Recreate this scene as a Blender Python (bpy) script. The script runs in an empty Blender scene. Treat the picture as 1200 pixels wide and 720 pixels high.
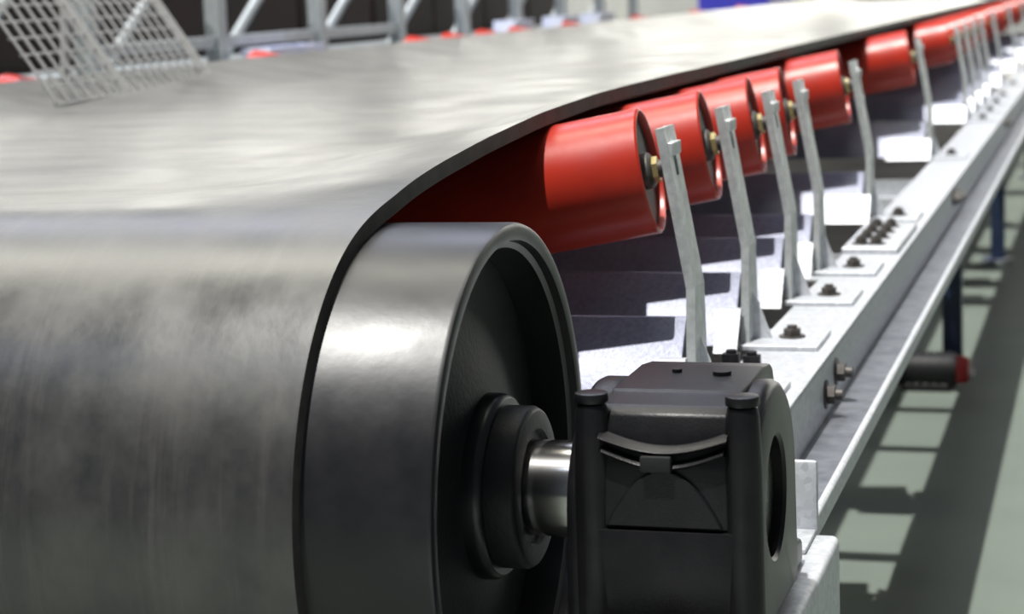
import bpy, bmesh, math, random
from mathutils import Vector, Matrix, Euler
random.seed(7)
S = bpy.context.scene
COL = S.collection

# ------------------------------------------------------------------ camera
cam_d = bpy.data.cameras.new('camera'); cam = bpy.data.objects.new('camera', cam_d); COL.objects.link(cam)
_r = Vector((0.956978, 0.287719, -0.037564)); _u = Vector((-0.009857, 0.161620, 0.986804)); _f = Vector((-0.289993, 0.943979, -0.157503))
_m = Matrix((_r, _u, -_f)).transposed().to_4x4(); _m.translation = Vector((0.67106, -2.18193, 0.58094))
cam.matrix_world = _m
cam_d.sensor_width = 36.0; cam_d.lens = 69.22; cam_d.clip_start = 0.05; cam_d.clip_end = 200
cam_d.dof.use_dof = True; cam_d.dof.focus_distance = 2.45; cam_d.dof.aperture_fstop = 5.6
S.camera = cam

# ------------------------------------------------------------------ light
w = bpy.data.worlds.new('hall_daylight'); S.world = w; w.use_nodes = True
bg = w.node_tree.nodes['Background']; bg.inputs[0].default_value = (0.74, 0.85, 1.0, 1); bg.inputs[1].default_value = 0.09
def sun(name, d, e, ang, col):
    l = bpy.data.lights.new(name, 'SUN'); l.energy = e; l.angle = math.radians(ang); l.color = col
    o = bpy.data.objects.new(name, l); COL.objects.link(o)
    o.rotation_euler = Vector(d).to_track_quat('-Z', 'Y').to_euler(); o.location = (-3, -5, 7)
sun('sun', (0.10, 0.28, -1.0), 4.9, 0.6, (1.0, 0.98, 0.93))
def strip(name, loc, sx, sy, e, col, rx=0):
    l = bpy.data.lights.new(name, 'AREA'); l.shape = 'RECTANGLE'; l.size = sx; l.size_y = sy; l.energy = e; l.color = col
    o = bpy.data.objects.new(name, l); COL.objects.link(o); o.location = loc; o.rotation_euler = (rx, 0, 0)
strip('hall_strip_light', (-4.2, 1.9, 5.2), 10, 1.2, 330, (1.0, 0.97, 0.84))
strip('hall_strip_light', (-4.2, -2.9, 5.2), 10, 0.7, 60, (0.70, 0.80, 1.0))
strip('hall_strip_light', (-4.2, 6.0, 5.2), 10, 1.3, 330, (0.78, 0.82, 1.0))

vs = S.view_settings
vs.view_transform = 'Standard'; vs.look = 'None'; vs.gamma = 1.0; vs.use_curve_mapping = False; vs.exposure = 0.18

# ------------------------------------------------------------------ materials
MATS = {}
def mat(name, col, rough=0.5, metal=0.0, col2=None, scale=20.0, stretch=(1, 1, 1), bump=0.0, bscale=120.0, detail=4.0, lo=0.35, hi=0.65,
        rough2=None, spec=0.5, emit=0.0, voronoi=False, coat=0.0, sheen=0.0):
    m = bpy.data.materials.new(name); m.use_nodes = True
    nt = m.node_tree; n = nt.nodes; L = nt.links; b = n['Principled BSDF']
    b.inputs['Base Color'].default_value = (*col, 1); b.inputs['Roughness'].default_value = rough; b.inputs['Metallic'].default_value = metal
    b.inputs['Specular IOR Level'].default_value = spec; b.inputs['Coat Weight'].default_value = coat
    b.inputs['Sheen Weight'].default_value = sheen; b.inputs['Sheen Roughness'].default_value = 0.35; b.inputs['Sheen Tint'].default_value = (1.0, 0.98, 0.93, 1)
    tc = n.new('ShaderNodeTexCoord'); mp = n.new('ShaderNodeMapping'); mp.inputs['Scale'].default_value = stretch
    L.new(tc.outputs['Object'], mp.inputs['Vector'])
    if col2 or rough2 is not None:
        if voronoi:
            t = n.new('ShaderNodeTexVoronoi'); t.inputs['Scale'].default_value = scale; src = t.outputs['Color']
        else:
            t = n.new('ShaderNodeTexNoise'); t.inputs['Scale'].default_value = scale; t.inputs['Detail'].default_value = detail
            t.inputs['Roughness'].default_value = 0.62; src = t.outputs['Fac']
        L.new(mp.outputs['Vector'], t.inputs['Vector'])
        r = n.new('ShaderNodeMapRange'); r.inputs['From Min'].default_value = lo; r.inputs['From Max'].default_value = hi
        L.new(src, r.inputs['Value'])
        if col2:
            mx = n.new('ShaderNodeMix'); mx.data_type = 'RGBA'
            mx.inputs['A'].default_value = (*col, 1); mx.inputs['B'].default_value = (*col2, 1)
            L.new(r.outputs['Result'], mx.inputs['Factor']); L.new(mx.outputs['Result'], b.inputs['Base Color'])
        if rough2 is not None:
            r2 = n.new('ShaderNodeMapRange'); r2.inputs['To Min'].default_value = rough; r2.inputs['To Max'].default_value = rough2
            L.new(r.outputs['Result'], r2.inputs['Value']); L.new(r2.outputs['Result'], b.inputs['Roughness'])
    if bump:
        t = n.new('ShaderNodeTexNoise'); t.inputs['Scale'].default_value = bscale; t.inputs['Detail'].default_value = 3
        L.new(mp.outputs['Vector'], t.inputs['Vector'])
        bp = n.new('ShaderNodeBump'); bp.inputs['Strength'].default_value = bump; bp.inputs['Distance'].default_value = 0.004
        L.new(t.outputs['Fac'], bp.inputs['Height']); L.new(bp.outputs['Normal'], b.inputs['Normal'])
    if emit:
        b.inputs['Emission Color'].default_value = (*col, 1); b.inputs['Emission Strength'].default_value = emit
    MATS[name] = m
    return m
mat('belt_rubber', (0.022, 0.022, 0.023), 0.29, spec=0.9, col2=(0.070, 0.068, 0.063), scale=5.0, stretch=(1.0, 0.8, 0.8), rough2=0.42, bump=0.05, bscale=70, detail=9, lo=0.40, hi=0.64, sheen=1.0)
mat('belt_edge', (0.035, 0.033, 0.03), 0.75, col2=(0.06, 0.055, 0.05), scale=30)
mat('pulley_black', (0.008, 0.008, 0.010), 0.34, col2=(0.016, 0.015, 0.016), scale=9, rough2=0.46, spec=0.6, bump=0.05, bscale=45, detail=7, lo=0.4, hi=0.75)
mat('disc_black', (0.012, 0.014, 0.014), 0.5, spec=0.35, bump=0.15, bscale=150)
mat('cast_black', (0.006, 0.006, 0.007), 0.38, spec=0.32, col2=(0.012, 0.011, 0.013), scale=30, bump=0.10, bscale=420, lo=0.4, hi=0.8)
mat('cast_edge', (0.2, 0.19, 0.19), 0.45, col2=(0.10, 0.095, 0.1), scale=60)
mat('black_hole', (0.006, 0.006, 0.007), 0.7)
mat('bright_steel', (0.72, 0.71, 0.69), 0.16, metal=1.0, col2=(0.6, 0.58, 0.57), scale=14, stretch=(1, 6, 6))
mat('galvanised', (0.60, 0.62, 0.65), 0.48, metal=0.25, col2=(0.46, 0.48, 0.52), scale=110, voronoi=True, lo=0.1, hi=0.9, bump=0.08, bscale=200)
mat('galv_dull', (0.60, 0.63, 0.63), 0.45, metal=0.3, col2=(0.44, 0.465, 0.47), scale=50, bump=0.12, bscale=160)
mat('galv_dirty', (0.20, 0.21, 0.235), 0.5, metal=0.3, col2=(0.11, 0.117, 0.135), scale=25, detail=8)  # shade beside the web is put into this darker flange colour
mat('galv_beam', (0.40, 0.42, 0.53), 0.5, metal=0.15, col2=(0.29, 0.305, 0.40), scale=150, bump=0.15, bscale=250)
mat('bolt_steel', (0.13, 0.12, 0.115), 0.55, metal=0.4, col2=(0.06, 0.053, 0.048), scale=40)
mat('zinc_yellow', (0.55, 0.46, 0.22), 0.35, metal=0.7)
mat('bolt_black', (0.012, 0.012, 0.014), 0.55, spec=0.3)
mat('red_paint', (0.43, 0.028, 0.013), 0.30, col2=(0.36, 0.020, 0.010), scale=10, rough2=0.42, bump=0.05, bscale=40)
mat('roller_cap', (0.022, 0.008, 0.007), 0.6)
mat('floor_paint', (0.150, 0.178, 0.150), 0.65, col2=(0.132, 0.157, 0.136), scale=1.6, detail=8, rough2=0.7, bump=0.05, bscale=30)
mat('blue_paint', (0.018, 0.032, 0.075), 0.4, col2=(0.03, 0.045, 0.085), scale=12)
mat('red_cap', (0.42, 0.03, 0.025), 0.45)
mat('wire', (0.42, 0.42, 0.42), 0.45, metal=0.4)
mat('post_grey', (0.34, 0.37, 0.38), 0.5, metal=0.3, col2=(0.28, 0.3, 0.31), scale=15)
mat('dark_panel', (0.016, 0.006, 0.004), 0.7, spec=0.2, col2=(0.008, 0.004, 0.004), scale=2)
mat('pale_tray', (0.62, 0.66, 0.85), 0.5, col2=(0.7, 0.72, 0.82), scale=8)
mat('white_wall', (0.42, 0.42, 0.41), 0.7, col2=(0.36, 0.36, 0.36), scale=1.0)
mat('blue_crate', (0.03, 0.03, 0.42), 0.5)
mat('grey_wall', (0.34, 0.35, 0.36), 0.7, col2=(0.28, 0.29, 0.3), scale=1.2)
mat('window_daylight', (1.0, 0.98, 0.91), 0.3, emit=5.6)  # glow of the panels added in both hall walls

# circumferential wear streaks and scuffs on the belt cover
_nt = MATS['belt_rubber'].node_tree; _b = _nt.nodes['Principled BSDF']
_tc = _nt.nodes.new('ShaderNodeTexCoord'); _mp = _nt.nodes.new('ShaderNodeMapping'); _mp.inputs['Scale'].default_value = (38.0, 2.2, 2.2)
_ns = _nt.nodes.new('ShaderNodeTexNoise'); _ns.inputs['Scale'].default_value = 1.0; _ns.inputs['Detail'].default_value = 7; _ns.inputs['Roughness'].default_value = 0.7
_rg = _nt.nodes.new('ShaderNodeMapRange'); _rg.inputs['From Min'].default_value = 0.52; _rg.inputs['From Max'].default_value = 0.78; _rg.inputs['To Max'].default_value = 0.45
_mx = _nt.nodes.new('ShaderNodeMix'); _mx.data_type = 'RGBA'; _mx.inputs['B'].default_value = (0.11, 0.100, 0.095, 1)
_nt.links.new(_tc.outputs['Object'], _mp.inputs['Vector']); _nt.links.new(_mp.outputs['Vector'], _ns.inputs['Vector']); _nt.links.new(_ns.outputs['Fac'], _rg.inputs['Value'])
_old = _b.inputs['Base Color'].links[0].from_socket
_nt.links.new(_rg.outputs['Result'], _mx.inputs['Factor']); _nt.links.new(_old, _mx.inputs['A']); _nt.links.new(_mx.outputs['Result'], _b.inputs['Base Color'])
_mp2 = _nt.nodes.new('ShaderNodeMapping'); _mp2.inputs['Scale'].default_value = (2.2, 5.0, 5.0)
_n2 = _nt.nodes.new('ShaderNodeTexNoise'); _n2.inputs['Scale'].default_value = 1.0; _n2.inputs['Detail'].default_value = 8; _n2.inputs['Roughness'].default_value = 0.65
_r2 = _nt.nodes.new('ShaderNodeMapRange'); _r2.inputs['From Min'].default_value = 0.3; _r2.inputs['From Max'].default_value = 0.7; _r2.inputs['To Min'].default_value = 0.30; _r2.inputs['To Max'].default_value = 1.0
_nt.links.new(_tc.outputs['Object'], _mp2.inputs['Vector']); _nt.links.new(_mp2.outputs['Vector'], _n2.inputs['Vector']); _nt.links.new(_n2.outputs['Fac'], _r2.inputs['Value'])
_nt.links.new(_r2.outputs['Result'], _b.inputs['Sheen Weight'])

# ------------------------------------------------------------------ helpers
def tag(o, label=None, cat=None, group=None, kind=None):
    if label: o['label'] = label
    if cat: o['category'] = cat
    if group: o['group'] = group
    if kind: o['kind'] = kind
    return o
def empty(name, loc=(0, 0, 0)):
    o = bpy.data.objects.new(name, None); COL.objects.link(o); o.location = loc; o.empty_display_size = 0.1
    return o
def obj(name, bm, m, parent=None, loc=(0, 0, 0), smooth=None):
    bmesh.ops.recalc_face_normals(bm, faces=bm.faces)
    me = bpy.data.meshes.new(name); bm.to_mesh(me); bm.free()
    me.materials.append(MATS[m])
    o = bpy.data.objects.new(name, me); COL.objects.link(o); o.location = loc
    if parent: o.parent = parent
    if smooth is not None:
        for p in me.polygons: p.use_smooth = True
        me.set_sharp_from_angle(angle=math.radians(smooth))
    return o
def mesh_obj(name, me, parent=None, loc=(0, 0, 0)):
    o = bpy.data.objects.new(name, me); COL.objects.link(o); o.location = loc
    if parent: o.parent = parent
    return o
def box(x0, x1, y0, y1, z0, z1, bev=0.0, seg=2, bm=None, mtx=None):
    b = bmesh.new()
    r = bmesh.ops.create_cube(b, size=1.0)
    for v in b.verts:
        v.co = Vector(((x0 + x1) / 2 + v.co.x * (x1 - x0), (y0 + y1) / 2 + v.co.y * (y1 - y0), (z0 + z1) / 2 + v.co.z * (z1 - z0)))
    if bev: bmesh.ops.bevel(b, geom=b.edges[:], offset=bev, segments=seg, affect='EDGES', profile=0.5)
    if mtx is not None: bmesh.ops.transform(b, matrix=mtx, verts=b.verts)
    if bm is None: return b
    merge(bm, b); return bm
def merge(dst, src):
    me = bpy.data.meshes.new('tmp'); src.to_mesh(me); src.free(); dst.from_mesh(me); bpy.data.meshes.remove(me)
def cyl(p0, p1, r, seg=24, r1=None, bm=None, bev=0.0):
    p0 = Vector(p0); p1 = Vector(p1); d = p1 - p0
    b = bmesh.new()
    bmesh.ops.create_cone(b, cap_ends=True, segments=seg, radius1=r, radius2=r if r1 is None else r1, depth=d.length)
    if bev:
        es = [e for e in b.edges if len(e.link_faces) == 2 and any(len(f.verts) > 4 for f in e.link_faces)]
        bmesh.ops.bevel(b, geom=es, offset=bev, segments=2, affect='EDGES', profile=0.5)
    bmesh.ops.transform(b, matrix=Matrix.Translation((p0 + p1) / 2) @ d.to_track_quat('Z', 'Y').to_matrix().to_4x4(), verts=b.verts)
    if bm is None: return b
    merge(bm, b); return bm
def lathe(profile, seg=96, closed=False):
    """profile of (x, r): turned round the X axis"""
    b = bmesh.new(); rings = []
    for x, r in profile:
        if r < 1e-6: rings.append([b.verts.new((x, 0, 0))]); continue
        rings.append([b.verts.new((x, r * math.sin(2 * math.pi * k / seg), r * math.cos(2 * math.pi * k / seg))) for k in range(seg)])
    prs = list(zip(rings, rings[1:]))
    if closed: prs.append((rings[-1], rings[0]))
    for a, c in prs:
        for k in range(seg):
            k2 = (k + 1) % seg
            if len(a) == 1 and len(c) == 1: continue
            if len(a) == 1: b.faces.new((a[0], c[k], c[k2]))
            elif len(c) == 1: b.faces.new((a[k], c[0], a[k2]))
            else: b.faces.new((a[k], c[k], c[k2], a[k2]))
    return b
def prism_x(poly, x0, x1, bev=0.0, seg=2):
    """closed (y, z) outline extruded along X"""
    b = bmesh.new()
    a = [b.verts.new((x0, y, z)) for y, z in poly]; c = [b.verts.new((x1, y, z)) for y, z in poly]
    b.faces.new(a); b.faces.new(c[::-1])
    for i in range(len(poly)):
        j = (i + 1) % len(poly); b.faces.new((a[i], c[i], c[j], a[j]))
    bmesh.ops.recalc_face_normals(b, faces=b.faces)
    if bev: bmesh.ops.bevel(b, geom=b.edges[:], offset=bev, segments=seg, affect='EDGES', profile=0.5)
    return b
def prism_y(poly, y0, y1, bev=0.0, seg=2):
    b = bmesh.new()
    a = [b.verts.new((x, y0, z)) for x, z in poly]; c = [b.verts.new((x, y1, z)) for x, z in poly]
    b.faces.new(a); b.faces.new(c[::-1])
    for i in range(len(poly)):
        j = (i + 1) % len(poly); b.faces.new((a[i], c[i], c[j], a[j]))
    bmesh.ops.recalc_face_normals(b, faces=b.faces)
    if bev: bmesh.ops.bevel(b, geom=b.edges[:], offset=bev, segments=seg, affect='EDGES', profile=0.5)
    return b
def tube_path(pts, r, seg=8, bm=None):
    b = bmesh.new() if bm is None else bm
    rings = []
    pts = [Vector(p) for p in pts]
    for i, p in enumerate(pts):
        d = (pts[min(i + 1, len(pts) - 1)] - pts[max(i - 1, 0)]).normalized()
        q = d.to_track_quat('Z', 'Y')
        rings.append([b.verts.new(p + q @ Vector((r * math.cos(2 * math.pi * k / seg), r * math.sin(2 * math.pi * k / seg), 0))) for k in range(seg)])
    for a, c in zip(rings, rings[1:]):
        for k in range(seg): b.faces.new((a[k], a[(k + 1) % seg], c[(k + 1) % seg], c[k]))
    b.faces.new(rings[0][::-1]); b.faces.new(rings[-1])
    return b
def hexbolt(r=0.012, h=0.010, washer=True, axis='Z', stud=0.006):
    b = bmesh.new(); z = 0
    if washer: cyl((0, 0, 0), (0, 0, 0.003), r * 1.45, 20, bm=b); z = 0.003
    cyl((0, 0, z), (0, 0, z + h), r, 6, bm=b)
    if stud: cyl((0, 0, z + h), (0, 0, z + h + stud), r * 0.55, 12, bm=b)
    if axis == 'X': bmesh.ops.transform(b, matrix=Matrix.Rotation(math.pi / 2, 4, 'Y'), verts=b.verts)
    return b
def copy_tree(o, parent=None):
    c = o.copy(); COL.objects.link(c); c.parent = parent
    for ch in list(o.children): copy_tree(ch, c)
    return c

# ------------------------------------------------------------------ the setting
FZ = -0.88
tag(obj('floor', box(-14, 14, -10, 40, FZ - 0.1, FZ), 'floor_paint'), 'grey green painted concrete hall floor', 'floor', kind='structure')
# far wall with a row of glowing panels added to brighten the belt
wb = obj('wall_back', box(-14, 14, 36.0, 36.3, FZ, 7.0), 'white_wall'); tag(wb, 'pale far wall of the hall', 'wall', kind='structure')
for k in range(6):
    x0 = -13.2 + k * 4.5
    wn = tag(empty('window_%d' % (k + 1), (x0 + 2, 35.95, 1.4)), 'tall daylight window in the far hall wall', 'window', 'far wall windows', 'structure')
    obj('pane', box(-1.95, 1.95, -0.02, 0.02, 0, 4.6), 'window_daylight', wn)
    fr = bmesh.new()
    for xx in (-2.0, 0, 2.0): box(xx - 0.05, xx + 0.05, -0.06, 0.04, -0.05, 4.65, bm=fr)
    for zz in (0, 2.3, 4.6): box(-2.05, 2.05, -0.06, 0.04, zz - 0.05, zz + 0.05, bm=fr)
    obj('window_frame', fr, 'post_grey', wn)

wl = obj('wall_left', box(-14.3, -14, -10, 36.3, FZ, 7.0), 'white_wall'); tag(wl, 'pale side wall of the hall beyond the rack', 'wall', kind='structure')
for k in range(5):  # emissive panels added so the belt top reflects something bright
    wn = tag(empty('window_%d' % (k + 7), (-13.95, 3.0 + k * 7.0, 1.2)), 'wide daylight window in the side hall wall', 'window', 'side wall windows', 'structure')
    obj('pane', box(-0.02, 0.02, -3.1, 3.1, 0, 4.8), 'window_daylight', wn)
    fr = bmesh.new()
    for yy in (-3.15, 0, 3.15): box(-0.04, 0.06, yy - 0.05, yy + 0.05, -0.05, 4.85, bm=fr)
    for zz in (0, 2.4, 4.8): box(-0.04, 0.06, -3.2, 3.2, zz - 0.05, zz + 0.05, bm=fr)
    obj('window_frame', fr, 'post_grey', wn)

# ------------------------------------------------------------------ belt
R = 0.315; T = 0.022; XN = -0.147; XF = -2.32
LIFT = [(-0.20, 0.0), (-0.06, 0.0), (-0.03, 0.0015), (0.0, 0.006), (0.075, 0.020), (0.19, 0.033), (0.39, 0.049), (0.67, 0.065), (1.02, 0.074), (1.46, 0.076), (2.2, 0.075), (40, 0.075)]
def lift_lin(y):
    for (a, za), (b, zb) in zip(LIFT, LIFT[1:]):
        if a <= y <= b: return za + (zb - za) * (y - a) / (b - a)
    return 0.0
def lift(y):
    return sum(lift_lin(y + k * 0.0125) for k in range(-4, 5)) / 9
def center_z(y):
    t = 1 - math.exp(-(max(0.0, y) / 0.30) ** 2)
    return 0.337 - 0.016 * t
HINGE = 0.46
def wing(x, y):
    d = min(x - XF, XN - x)          # distance from the closer edge
    dd = max(0.0, HINGE - d); q = 0.12
    u = (math.sqrt(dd * dd + q * q) - q) / (math.sqrt(HINGE * HINGE + q * q) - q)
    top = lift(y) + 0.337 - center_z(y)
    return u * (top if XN - x < x - XF else top * 0.70)
def belt_z(x, y):
    return center_z(y) + wing(x, y)
xs = []
n_w = 14
for k in range(n_w): xs.append(XN - HINGE * 1.1 * k / n_w)
for k in range(13): xs.append(XN - HINGE * 1.1 + (XF + HINGE * 1.1 - (XN - HINGE * 1.1)) * k / 12)
for k in range(1, n_w + 1): xs.append(XF + HINGE * 1.1 * (1 - k / n_w))
ys = [0.0] + [0.02 * k for k in range(1, 40)] + [0.8 + 0.05 * k for k in range(16)] + [1.6 + 0.2 * k for k in range(12)] + [4 + 1.0 * k for k in range(17)] 
rows = []   # (list of outer points, list of inner points)
for yy in reversed(ys):
    rows.append([(Vector((x, yy, belt_z(x, yy))), Vector((x, yy, belt_z(x, yy) - T))) for x in xs])
for k in range(1, 73):
    a = math.pi * k / 72
    sy, cz = -math.sin(a), math.cos(a)
    up_ = [wing(x, (R + T) * sy) if cz > 0.5 else 0.0 for x in xs]
    rows.append([(Vector((x, (R + T) * sy, (R + T) * cz + e)), Vector((x, R * sy + 0.0005 * sy, (R + 0.0005) * cz + e))) for x, e in zip(xs, up_)])
for yy in (0.3, 1, 3, 6, 10, 20): rows.append([(Vector((x, yy, -R - T)), Vector((x, yy, -R))) for x in xs])
b = bmesh.new()
VO = [[b.verts.new(p[0]) for p in r] for r in rows]; VI = [[b.verts.new(p[1]) for p in r] for r in rows]
nr, nx = len(rows), len(xs)
for i in range(nr - 1):
    for j in range(nx - 1):
        b.faces.new((VO[i][j], VO[i][j + 1], VO[i + 1][j + 1], VO[i + 1][j]))
        b.faces.new((VI[i][j], VI[i + 1][j], VI[i + 1][j + 1], VI[i][j + 1]))
    for j in (0, nx - 1):
        f = b.faces.new((VO[i][j], VO[i + 1][j], VI[i + 1][j], VI[i][j])); f.material_index = 1
belt = obj('conveyor_belt', b, 'belt_rubber', smooth=50)
belt.data.materials.append(MATS['belt_edge'])
tag(belt, 'wide worn grey rubber conveyor belt wrapped round the black pulley', 'belt')

# ------------------------------------------------------------------ pulley
pu = tag(empty('head_pulley', (0, 0, 0)), 'large black steel drum pulley carrying the belt end', 'pulley')
obj('shell', lathe([(-2.50, R), (-0.006, R), (-0.0015, R - 0.002), (0, R - 0.006), (0, R - 0.018), (-0.002, R - 0.021), (-0.012, R - 0.023), (-0.016, R - 0.030), (-0.065, R - 0.034), (-2.50, R - 0.034)], 144, closed=True), 'pulley_black', pu, smooth=35)
obj('end_disc', lathe([(-0.036, 0.09), (-0.036, 0.122), (-0.044, 0.150), (-0.058, 0.205), (-0.062, 0.235), (-0.062, R - 0.0345), (-0.085, R - 0.0345), (-0.085, 0.09)], 96, closed=True), 'disc_black', pu, smooth=35)
hub = obj('hub', lathe([(-0.04, 0.05), (-0.04, 0.112), (-0.022, 0.111), (-0.016, 0.109), (-0.013, 0.105), (-0.013, 0.05)], 96, closed=True), 'pulley_black', pu, smooth=35)
obj('locking_ring', lathe([(-0.018, 0.0575), (-0.018, 0.097), (0.016, 0.097), (0.022, 0.0935), (0.024, 0.090), (0.024, 0.070), (0.018, 0.067), (0.018, 0.0575)], 96, closed=True), 'disc_black', hub, smooth=35)
obj('shaft', lathe([(-2.6, 0), (-2.6, 0.0570), (0.292, 0.0570), (0.296, 0.053), (0.296, 0)], 72), 'bright_steel', pu, smooth=35)

# ------------------------------------------------------------------ bearing housing
bh = tag(empty('bearing_housing', (0.205, 0, -0.157)), 'black cast split bearing housing on the pulley shaft', 'bearing')
OB = Vector((-0.205, 0, 0.157))
BZ = -0.157
def part(name, bm, m, parent=bh, smooth=35, root=OB):
    o = obj(name, bm, m, parent, smooth=smooth)
    if parent is bh: o.location = root
    return o
# foot + base
part('foot', prism_x([(-0.27, BZ), (0.27, BZ), (0.27, -0.125), (0.20, -0.112), (0.165, -0.10), (-0.165, -0.10), (-0.20, -0.112), (-0.27, -0.125)], 0.115, 0.297, 0.006), 'cast_black')
part('base', prism_x([(-0.158, -0.145), (0.158, -0.145), (0.164, -0.0008), (-0.1645, -0.0008)], 0.136, 0.294, 0.002), 'cast_black')
cap = part('cap', prism_x([(-0.160, 0.0004), (0.160, 0.0004), (0.157, 0.07), (0.150, 0.105), (0.140, 0.124), (0.125, 0.131), (0.075, 0.137), (-0.070, 0.137), (-0.074, 0.1345), (-0.128, 0.1315), (-0.143, 0.125), (-0.150, 0.105), (-0.157, 0.070)], 0.136, 0.284, 0.004), 'cast_black')
def ledge(x0, x1, z0, sag, y0, dep, th):
    b = bmesh.new(); prev = None
    for k in range(25):
        t = k / 24; x = x0 + (x1 - x0) * t; z = z0 - sag * math.sin(math.pi * t)
        q = [b.verts.new(c) for c in ((x, y0 + 0.012, z + 0.004), (x, y0 - dep * 0.75, z), (x, y0 - dep, z - 0.004), (x, y0 - dep * 0.8, z - th * 0.6), (x, y0 + 0.012, z - th))]
        if prev:
            for a in range(5): b.faces.new((prev[a], prev[(a + 1) % 5], q[(a + 1) % 5], q[a]))
        else: b.faces.new(q)
        prev = q
    b.faces.new(prev[::-1])
    return b
part('upper_ledge', ledge(0.143, 0.284, 0.106, 0.015, -0.148, 0.020, 0.013), 'cast_black', cap)
part('lower_ledge', ledge(0.146, 0.280, 0.091, 0.017, -0.150, 0.017, 0.012), 'cast_black', cap)
part('pry_notch', box(0.190, 0.224, -0.1725, -0.150, 0.066, 0.084, 0.002), 'black_hole', cap)
# arched raised web on cap and the plain web on the base
arch = []
for k in range(25):
    t = k / 24; xx = 0.149 + 0.128 * t
    arch.append((xx, 0.004 + 0.063 * (1 - abs(2 * t - 1) ** 2.0)))
part('arched_web', prism_y([(0.149, 0.003)] + arch + [(0.277, 0.003)], -0.1635, -0.15, 0.0015, 1), 'cast_black', cap)
# end flanges with seals
def flange(x0, x1, out):
    prof = []
    pts = []
    for k in range(49):
        a = math.pi * (1 - k / 48)     # from -y over top to +y
        y = 0.150 * math.cos(a); z = 0.134 * math.sin(a)
        pts.append((y, z))
    pts = [(-0.158, -0.146)] + pts + [(0.158, -0.146)]
    ring_n = 64
    b = bmesh.new()
    # plate with a round bore: outer polygon resampled by angle and bridged to the bore circle
    def outer(a):
        dy, dz = math.sin(a), math.cos(a); best = None
        for i in range(len(pts)):
            (y1, z1), (y2, z2) = pts[i], pts[(i + 1) % len(pts)]
            den = dy * (z2 - z1) - dz * (y2 - y1)
            if abs(den) < 1e-9: continue
            t = (y1 * (z2 - z1) - z1 * (y2 - y1)) / den; u = (y1 * dz - z1 * dy) / den
            if t > 0 and -1e-6 <= u <= 1 + 1e-6 and (best is None or t < best): best = t
        return best
    loops = []
    rb = 0.070
    bevx = 0.010
    for (x, mode) in ((x0, 'o1'), (x0, 'o2')): pass
    spec = [(x0, 'b', 0), (x0, 'o', 0.010), (x0 + 0.004, 'o', 0.003), (x0 + bevx, 'o', 0), (x1 - bevx, 'o', 0), (x1 - 0.004, 'o', 0.003), (x1, 'o', 0.010), (x1, 'b', 0.004), (x1 - 0.004, 'b', 0)]
    for x, kind, inset in spec:
        loop = []
        for k in range(ring_n):
            a = 2 * math.pi * k / ring_n
            r = (rb + (inset if kind == 'b' else 0)) if kind == 'b' else outer(a) - inset
            loop.append(b.verts.new((x, r * math.sin(a), r * math.cos(a))))
        loops.append(loop)
    loops.append(loops[0])
    for p, q in zip(loops, loops[1:]):
        for k in range(ring_n):
            k2 = (k + 1) % ring_n
            b.faces.new((p[k], q[k], q[k2], p[k2]))
    return b
fl = part('end_flange', flange(0.276, 0.309, 1), 'cast_black')
fi = part('end_flange', flange(0.098, 0.140, -1), 'cast_black')
o = part('bore_cover', lathe([(0.285, 0.0), (0.285, 0.070)], 48), 'black_hole', fl)
part('seal', lathe([(0.106, 0.0572), (0.106, 0.0698), (0.12, 0.0698), (0.12, 0.0572)], 48, closed=True), 'bolt_black', fi)
for x in (0.132, 0.298):
    for y, dz in ((-0.145, 0.010),):
        boss = part('bolt_boss', lathe([(0, 0), (0, 0.022), (0.20, 0.021), (0.262, 0.018), (0.270, 0.016), (0.272, 0.012), (0.272, 0)], 32), 'cast_black')
        boss.rotation_euler = (0, -math.pi / 2, 0); boss.location = Vector((x, y, -0.145 + dz)) + OB
        bb = cyl((0, 0, 0), (0, 0, 0.011), 0.0185, 28, bev=0.002)
        bo = obj('cap_bolt', bb, 'cast_black', boss, smooth=35); bo.location = (0.272, 0, 0); bo.rotation_euler = (0, math.pi / 2, 0)
part('grease_plug', cyl((0.245, 0.02, 0.137), (0.245, 0.02, 0.1415), 0.011, 16), 'cast_black')
part('grease_plug', cyl((0.19, 0.03, 0.137), (0.19, 0.03, 0.141), 0.006, 12), 'cast_black')

# pedestal under the bearing
pd = tag(empty('bearing_pedestal', (0.21, 0, FZ)), 'galvanised box beam pedestal under the black bearing housing', 'pedestal')
OP = Vector((-0.21, 0, -FZ))
o = obj('beam', box(0.085, 0.327, -0.95, 0.405, -0.42, -0.1572, 0.010, 3), 'galvanised', pd, OP, 35)
for y in (-0.75, 0.2):
    o = obj('leg', box(0.13, 0.28, y - 0.06, y + 0.06, FZ, -0.41, 0.004), 'galvanised', pd, OP, 35)
for y in (-0.215, 0.215):
    o = obj('anchor_bolt', hexbolt(0.015, 0.012), 'bolt_steel', pd, OP + Vector((0.206, y, -0.116)))

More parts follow.
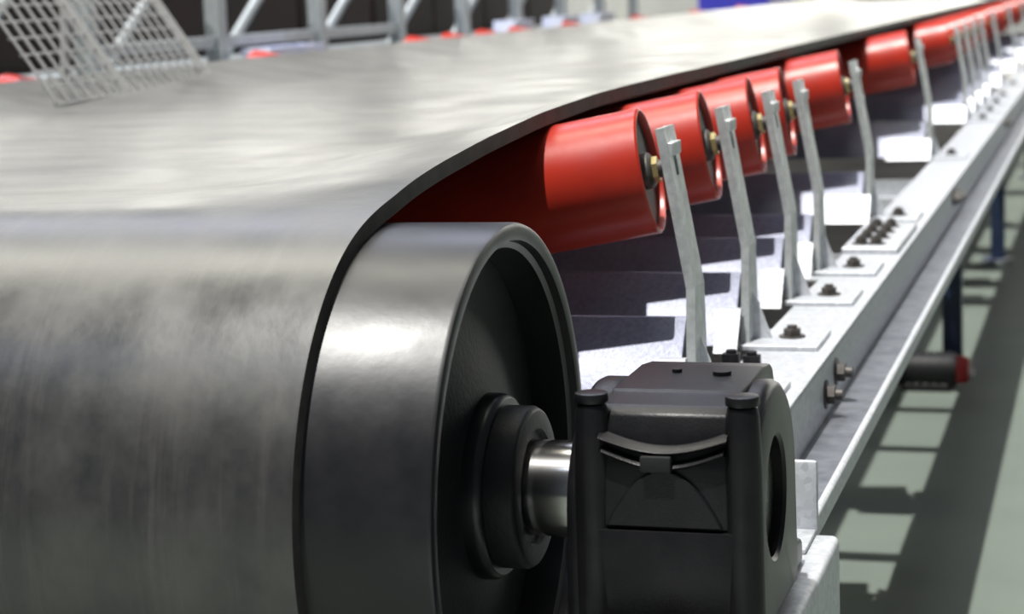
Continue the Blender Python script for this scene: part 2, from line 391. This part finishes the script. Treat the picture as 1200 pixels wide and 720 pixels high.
# ------------------------------------------------------------------ stringers
def stringer(name, label, mirror):
    sx = -1 if mirror else 1
    x_c = (-2.50 + 0.0) if mirror else 0.0        # mirrored about the belt centre line
    def X(x): return -2.50 - x if mirror else x
    root = tag(empty(name, (X(0.15), 0.42, -0.16)), label, 'beam')
    off = Vector((-X(0.15), -0.42, 0.16))
    th = 0.008
    def pl(pts): return [(X(x), z) for x, z in pts]
    obj('top_flange', prism_y(pl([(0.080, -0.045), (0.217, -0.045), (0.217, -0.053), (0.080, -0.053)]), 0.412, 20.0, 0.0012, 1), 'galvanised', root, off, 35)
    obj('web', prism_y(pl([(0.217, -0.053), (0.217, -0.145), (0.209, -0.145), (0.209, -0.053)]), 0.412, 20.0), 'galvanised', root, off, 35)
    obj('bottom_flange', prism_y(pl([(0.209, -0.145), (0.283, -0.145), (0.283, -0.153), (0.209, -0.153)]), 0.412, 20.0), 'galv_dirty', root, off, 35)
    obj('lip', prism_y(pl([(0.283, -0.140), (0.286, -0.137), (0.291, -0.138), (0.294, -0.142), (0.294, -0.170), (0.283, -0.170)]), 0.412, 20.0, 0.001, 1), 'galvanised', root, off, 35)
    if not mirror:
        ep = obj('end_plate', box(0.214, 0.298, 0.400, 0.412, -0.157, -0.056, 0.005, 2), 'galvanised', root, off, 35)
        obj('tab', box(0.218, 0.296, 0.30, 0.40, -0.157, -0.150, 0.002), 'galvanised', root, off, 35)
        for (y, z) in ((1.07, -0.105), (1.20, -0.092), (3.88, -0.085), (3.98, -0.085), (7.0, -0.085)):
            obj('web_bolt', hexbolt(0.017, 0.014, True, 'X', 0.012), 'bolt_steel', root, off + Vector((0.217, y, z)))
        sp = obj('splice_plate', box(0.078, 0.206, 2.36, 2.84, -0.045, -0.030, 0.002, 1), 'galvanised', root, off, 35)
        for y in (2.43, 2.54, 2.65, 2.76):
            for x in (0.115, 0.15):
                obj('bolt', hexbolt(0.015, 0.012), 'bolt_steel', sp, (x, y, -0.030))
        for (x, y) in ((0.075, 0.98), (0.112, 0.965)):
            obj('dark_bolt', hexbolt(0.016, 0.022), 'bolt_black', root, off + Vector((x, y, -0.045)))
    return root
stringer('side_stringer', 'galvanised steel side stringer carrying the near roller brackets', False)
stringer('side_stringer', 'galvanised steel side stringer on the far side of the belt', True)

# ------------------------------------------------------------------ trough idlers
TILT = math.radians(10.0); YAW = math.radians(4.5)
RR = 0.097
ax = Vector((math.cos(TILT), 0, math.sin(TILT)))
end = Vector((0.002, 0, 0.306))
def roller_mesh(L):
    """red tube from x=-L to 0 with recessed dark end"""
    return lathe([(-L, RR - 0.012), (-L, RR - 0.003), (-L + 0.003, RR), (-0.003, RR), (0, RR - 0.003), (0, RR - 0.005), (-0.003, RR - 0.006), (-0.012, RR - 0.006)], 56)
def make_idler(small_feet):
    root = empty('trough_idler', (0, 0, -0.045))
    up = Vector((0, 0, 0.045))
    obj('cross_beam', prism_x([(-0.088, -0.036), (-0.076, -0.036), (0.0, 0.066), (0.076, -0.036), (0.088, -0.036), (0.006, 0.080), (-0.006, 0.080)], -2.555, 0.052, 0.001, 1), 'galv_beam', root, up, 35)
    wL = 0.46
    for side in (0, 1):
        wr = obj('wing_roller', roller_mesh(wL), 'red_paint', root, smooth=30)
        if side == 0:
            wr.location = end + up; wr.rotation_euler = (0, -TILT, YAW)
        else:
            e2 = Vector((-2.50 - end.x, 0, end.z)); wr.location = e2 + up; wr.rotation_euler = (0, -TILT, math.pi - YAW)
        obj('end_cap', lathe([(-0.011, 0.0), (-0.011, RR - 0.006)], 48), 'roller_cap', wr, smooth=30)
        obj('seal_ring', lathe([(-0.011, 0.028), (-0.001, 0.028), (0.003, 0.024), (0.003, 0.014), (-0.011, 0.014)], 32), 'bolt_steel', wr, smooth=30)
        obj('axle', cyl((-0.012, 0, 0), (0.036, 0, 0), 0.0135, 20), 'bolt_steel', wr, smooth=30)
        obj('axle_nut', cyl((0.004, 0, 0), (0.012, 0, 0), 0.020, 6), 'zinc_yellow', wr)
    cl = 1.50
    cr = obj('centre_roller', roller_mesh(cl), 'red_paint', root, up + Vector((-1.25 + cl / 2, 0.0, 0.2985 - RR)), 30)
    obj('axle', cyl((-cl - 0.03, 0, 0), (0.03, 0, 0), 0.0135, 16), 'bolt_steel', cr, smooth=30)
    for side in (0, 1):
        s = 1 if side == 0 else -1
        def P(x): return x if side == 0 else -2.50 - x
        # bracket: leaning slotted flat bar bent upright at its lower end
        hw = 0.036; th = 0.014
        path = [(0.066, -0.045), (0.066, 0.130), (0.024, 0.372)]
        b = bmesh.new()
        # outline in (s along path, y); slot for the axle at the top
        def sec(i):
            if i == 0: return Vector((path[0][0], 0, path[0][1])), Vector((1, 0, 0))
            if i == 1: return Vector((path[1][0], 0, path[1][1])), Vector((math.cos(TILT / 2), 0, math.sin(TILT / 2)))
            return Vector((path[2][0], 0, path[2][1])), Vector((math.cos(TILT), 0, math.sin(TILT)))
        d = (Vector((path[2][0], 0, path[2][1])) - Vector((path[1][0], 0, path[1][1]))); LL = d.length; d.normalize()
        n1 = Vector((d.z, 0, -d.x))
        base1 = Vector((path[1][0], 0, path[1][1]))
        def quad_bar(p0, p1, nrm0, nrm1, y00, y01, y10, y11):
            vs_ = []
            for p, nn, ya, yb in ((p0, nrm0, y00, y01), (p1, nrm1, y10, y11)):
                for y in (ya, yb):
                    for t in (-th / 2, th / 2):
                        q = p + nn * t; vs_.append(b.verts.new((P(q.x), y, q.z)))
            a = vs_
            for f in ((0, 1, 3, 2), (4, 6, 7, 5), (0, 4, 5, 1), (2, 3, 7, 6), (0, 2, 6, 4), (1, 5, 7, 3)): b.faces.new([a[i] for i in f])
        slot = 0.075; sw = 0.0095
        sb = base1 + d * (LL - slot)
        quad_bar(Vector((path[0][0], 0, path[0][1])), base1, Vector((1, 0, 0)), n1, -hw - 0.014, hw + 0.014, -hw, hw)
        quad_bar(base1, sb, n1, n1, -hw, hw, -hw, hw)
        top = base1 + d * LL
        quad_bar(sb, top, n1, n1, -hw, -sw, -hw, -sw)
        quad_bar(sb, top, n1, n1, sw, hw, sw, hw)
        br = obj('bracket', b, 'galv_dull', root, up)
        kp = obj('axle_keeper', box(min(P(0.028), P(0.043)), max(P(0.028), P(0.043)), -0.030, 0.030, 0.330, 0.350, 0.001, 1), 'galv_dull', br)
        # foot plate on the stringer, with gusset and bolt
        xa, xb = sorted((P(0.022 if small_feet else -0.075), P(0.062 if small_feet else 0.075)))
        ft = obj('foot', prism_x([(-0.118, -0.043), (-0.110, -0.043), (-0.064, 0.018), (-0.05, 0.018), (-0.05, 0.026), (-0.068, 0.026)], xa, xb), 'galvanised', root, up)
        xa, xb = sorted((P(0.060), P(0.195)))
        fp = obj('foot_plate', box(xa, xb, -0.075, 0.095, -0.045, -0.036, 0.001, 1), 'galvanised', root, up)
        obj('bolt', hexbolt(0.016, 0.012), 'bolt_steel', fp, (P(0.138), 0.015, -0.036))
        b2 = bmesh.new()
        tri = [(P(0.073), -0.036), (P(0.105), -0.036), (P(0.073), 0.05)]
        vv = [b2.verts.new((x, y, z)) for y in (-0.004, 0.004) for x, z in tri]
        for f in ((0, 1, 2), (5, 4, 3), (0, 3, 4, 1), (1, 4, 5, 2), (2, 5, 3, 0)): b2.faces.new([vv[i] for i in f])
        obj('gusset', b2, 'galvanised', root, up)
    return root
proto = make_idler(True); proto_far = make_idler(False)
IY = [0.745, 1.212, 1.69, 2.085, 3.04, 4.85, 6.62, 7.15, 7.7, 8.3, 9.4, 11.2, 13.2, 15.2]
NAMES = ['red roller idler set nearest the big pulley, partly in the belt shadow', 'second red roller idler set from the big pulley', 'third red roller idler set from the big pulley',
         'fourth red roller idler set from the big pulley', 'fifth red roller idler set, past the bolted splice plate', 'sixth red roller idler set, standing alone after a wide gap',
         'seventh red roller idler set, first of the blurred bracket cluster', 'eighth red roller idler set, inside the blurred bracket cluster', 'ninth red roller idler set, third in the bracket cluster',
         'tenth red roller idler set, last of the bracket cluster', 'eleventh red roller idler set, just beyond the bracket cluster', 'twelfth red roller idler set far along the belt',
         'thirteenth red roller idler set, last but one along the belt', 'farthest red roller idler set at the end of the belt']
for i, y in enumerate(IY):
    o = proto if i == 0 else proto_far if i == 4 else copy_tree(proto if i < 4 else proto_far)
    o.location = (0, y, -0.045)
    tag(o, NAMES[i], 'roller idler', 'red roller idlers under the belt')

# ------------------------------------------------------------------ under the stringer
for i, (y, lab) in enumerate(((2.52, 'galvanised cross tie between the stringers, beside the splice plate'), (3.72, 'galvanised cross tie between the stringers, past the fifth idler'), (4.3, 'galvanised cross tie between the stringers, above the motor'))):
    ct = tag(empty('cross_tie', (-1.25, y, -0.10)), lab, 'cross tie', 'cross ties below the idlers')  # ties added to cast shadow rungs on the floor
    obj('bar', prism_x([(-0.03, -0.03), (0.03, -0.03), (0.03, 0.03), (0.024, 0.03), (0.024, -0.024), (-0.03, -0.024)], -1.458, 1.458), 'galvanised', ct)
    for sx_ in (-1, 1): obj('end_plate', box(sx_ * 1.4585 - 0.0045, sx_ * 1.4585 + 0.0005 if sx_ > 0 else sx_ * 1.4585 + 0.0045, -0.04, 0.04, -0.04, 0.04), 'galvanised', ct)

for i, (y, lab) in enumerate(((5.15, 'dark blue steel support leg under the near stringer, by the motor'), (8.2, 'dark blue steel support leg under the near stringer, middle one'), (12.5, 'dark blue steel support leg under the near stringer, farthest one'))):
    lg = tag(empty('support_leg', (0.12, y, FZ)), lab, 'leg', 'support legs under the near stringer')
    hz = -0.053 - FZ
    obj('post', box(-0.035, 0.035, -0.035, 0.035, 0.012, hz - 0.012, 0.003, 1), 'blue_paint', lg)
    obj('base_plate', box(-0.075, 0.075, -0.075, 0.075, 0, 0.012, 0.002, 1), 'blue_paint', lg)
    obj('top_plate', box(-0.06, 0.06, -0.05, 0.05, hz - 0.012, hz, 0.002, 1), 'blue_paint', lg)
dm = tag(empty('drive_motor', (0.065, 4.88, FZ)), 'black cylindrical motor with red end cap on the floor under the stringer', 'motor')
dr = obj('body', cyl((-0.12, 0, 0.072), (0.09, 0, 0.072), 0.062, 32, bev=0.008), 'bolt_black', dm, smooth=35)
for k in range(6): obj('cooling_fin', lathe([(-0.003, 0.060), (-0.003, 0.068), (0.003, 0.068), (0.003, 0.060)], 32, closed=True), 'bolt_black', dr, (-0.10 + 0.032 * k, 0, 0.072), 35)
obj('end_cap', lathe([(0, 0.0), (0, 0.050), (0.028, 0.050), (0.042, 0.042), (0.044, 0)], 32), 'red_cap', dm, (0.09, 0, 0.072), 35)
obj('foot', box(-0.10, 0.07, -0.055, 0.055, 0, 0.03, 0.004, 1), 'bolt_black', dm)

# ------------------------------------------------------------------ wire mesh guard at the far belt edge
gl = 1.36; gh = 0.80
gx, gy = -1.97, 2.42
g = tag(empty('wire_mesh_guard', (gx, gy, belt_z(gx, gy) + 0.008)), 'pale wire mesh guard panel leaning above the far belt edge', 'guard')
g.rotation_euler = Euler((0, math.radians(-33), math.radians(8.0)), 'XYZ')
wire_h = cyl((0, 0, 0), (0, gl, 0), 0.0042, 6); wire_v = cyl((0.007, 0, 0), (0.007, 0, gh), 0.0042, 6)
def to_mesh(bm, name, m):
    me = bpy.data.meshes.new(name); bm.to_mesh(me); bm.free(); me.materials.append(MATS[m]); return me
mh = to_mesh(wire_h, 'wire', 'wire'); mv = to_mesh(wire_v, 'wire', 'wire')
k = 0
while 0.0 + k * 0.052 <= gh: mesh_obj('wire', mh, g, (0, 0, k * 0.052)); k += 1
k = 0
while k * 0.08 <= gl + 0.001: mesh_obj('wire', mv, g, (0, k * 0.08, 0)); k += 1
g_m = Matrix.Translation(g.location) @ g.rotation_euler.to_matrix().to_4x4()
for yy in (0.56, 1.34):
    top_w = g_m @ Vector((-0.02, yy, gh))
    foot_w = Vector((-2.68, top_w.y, -0.045))
    obj('stay', cyl(g_m.inverted() @ top_w, g_m.inverted() @ foot_w, 0.016, 12), 'wire', g, smooth=35)
for yy in (0.56, 1.36): obj('frame_bar', box(-0.012, 0.004, yy - 0.022, yy + 0.022, 0, gh, 0.002, 1), 'wire', g)
obj('frame_bar', box(-0.012, 0.004, 0, gl, gh - 0.02, gh + 0.02, 0.002, 1), 'wire', g)

# ------------------------------------------------------------------ background rack along the hall
rk = tag(empty('steel_frame_rack', (-3.0, 9.5, FZ)), 'grey steel frame rack with dark panels behind the far belt edge', 'rack')
RO = Vector((3.0, -9.5, -FZ))
post_me = to_mesh(box(-0.036, 0.036, -0.036, 0.036, 0, 1.75, 0.003, 1), 'post', 'post_grey')
py = [2.22, 3.35, 4.48, 5.61, 6.75, 7.87, 9.0, 10.1, 11.2, 12.3, 13.4]
for y in py:
    mesh_obj('post', post_me, rk, Vector((-3.0, y, FZ)) + RO)
    mesh_obj('post', post_me, rk, Vector((-3.62, y - 0.1, FZ)) + RO)
brace = to_mesh(cyl((-3.05, 0.06, 0.30), (-3.05, 1.07, 2.0), 0.028, 8), 'brace', 'post_grey')
brace2 = to_mesh(cyl((-3.3, 0.55, 0.25), (-3.05, 0.98, 0.85), 0.026, 8), 'brace', 'post_grey')
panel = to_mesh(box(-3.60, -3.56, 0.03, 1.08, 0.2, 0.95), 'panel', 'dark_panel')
rail = to_mesh(box(-3.03, -2.98, 0.036, 1.094, 0.395, 0.445, 0.003, 1), 'rail', 'post_grey')
shelf = to_mesh(box(-3.55, -2.80, 0, 1.13, 0.30, 0.33, 0.003, 1), 'shelf', 'post_grey')
for i, y in enumerate(py[:-1]):
    mesh_obj('brace', brace2, rk, Vector((0, y, 0)) + RO)
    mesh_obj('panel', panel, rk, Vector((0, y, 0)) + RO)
    mesh_obj('shelf', shelf, rk, Vector((0, y, 0)) + RO)
    if i in (2, 3, 4): mesh_obj('rail', rail, rk, Vector((0, y, 0)) + RO)
# things standing on the rack shelf
def tray(y, ly, h, lab):
    t = tag(empty('storage_tray', (-2.88, y, 0.33)), lab, 'tray', 'pale trays on the rack shelf')
    b = bmesh.new()
    obj('base', box(-0.07, 0.07, -ly / 2, ly / 2, 0, 0.006), 'pale_tray', t)
    box(-0.07, -0.064, -ly / 2, ly / 2, 0.006, h, bm=b); box(0.064, 0.07, -ly / 2, ly / 2, 0.006, h, bm=b)
    box(-0.064, 0.064, -ly / 2, -ly / 2 + 0.006, 0.006, h, bm=b); box(-0.064, 0.064, ly / 2 - 0.006, ly / 2, 0.006, h, bm=b)
    obj('rim_walls', b, 'pale_tray', t)
tray(6.05, 0.62, 0.055, 'long pale blue tray on the rack shelf, nearest the mesh guard')
tray(9.65, 0.42, 0.085, 'pale blue tray on the rack shelf between the fifth and sixth posts')
tray(10.75, 0.42, 0.085, 'pale blue tray on the rack shelf behind a red roller end')
tray(11.75, 0.45, 0.085, 'farthest pale blue tray on the rack shelf')
bc = tag(empty('blue_crate', (-3.35, 20.6, FZ)), 'deep blue crate standing far down the hall', 'crate')
b = bmesh.new(); box(-0.4, 0.4, -0.9, 0.9, 0, 1.5, 0.02, 2, bm=b); obj('body', b, 'blue_crate', bc)
for z in (0.3, 0.7, 1.1): obj('rib', box(0.4, 0.43, -0.92, 0.92, z, z + 0.05, 0.004, 1), 'blue_crate', bc)
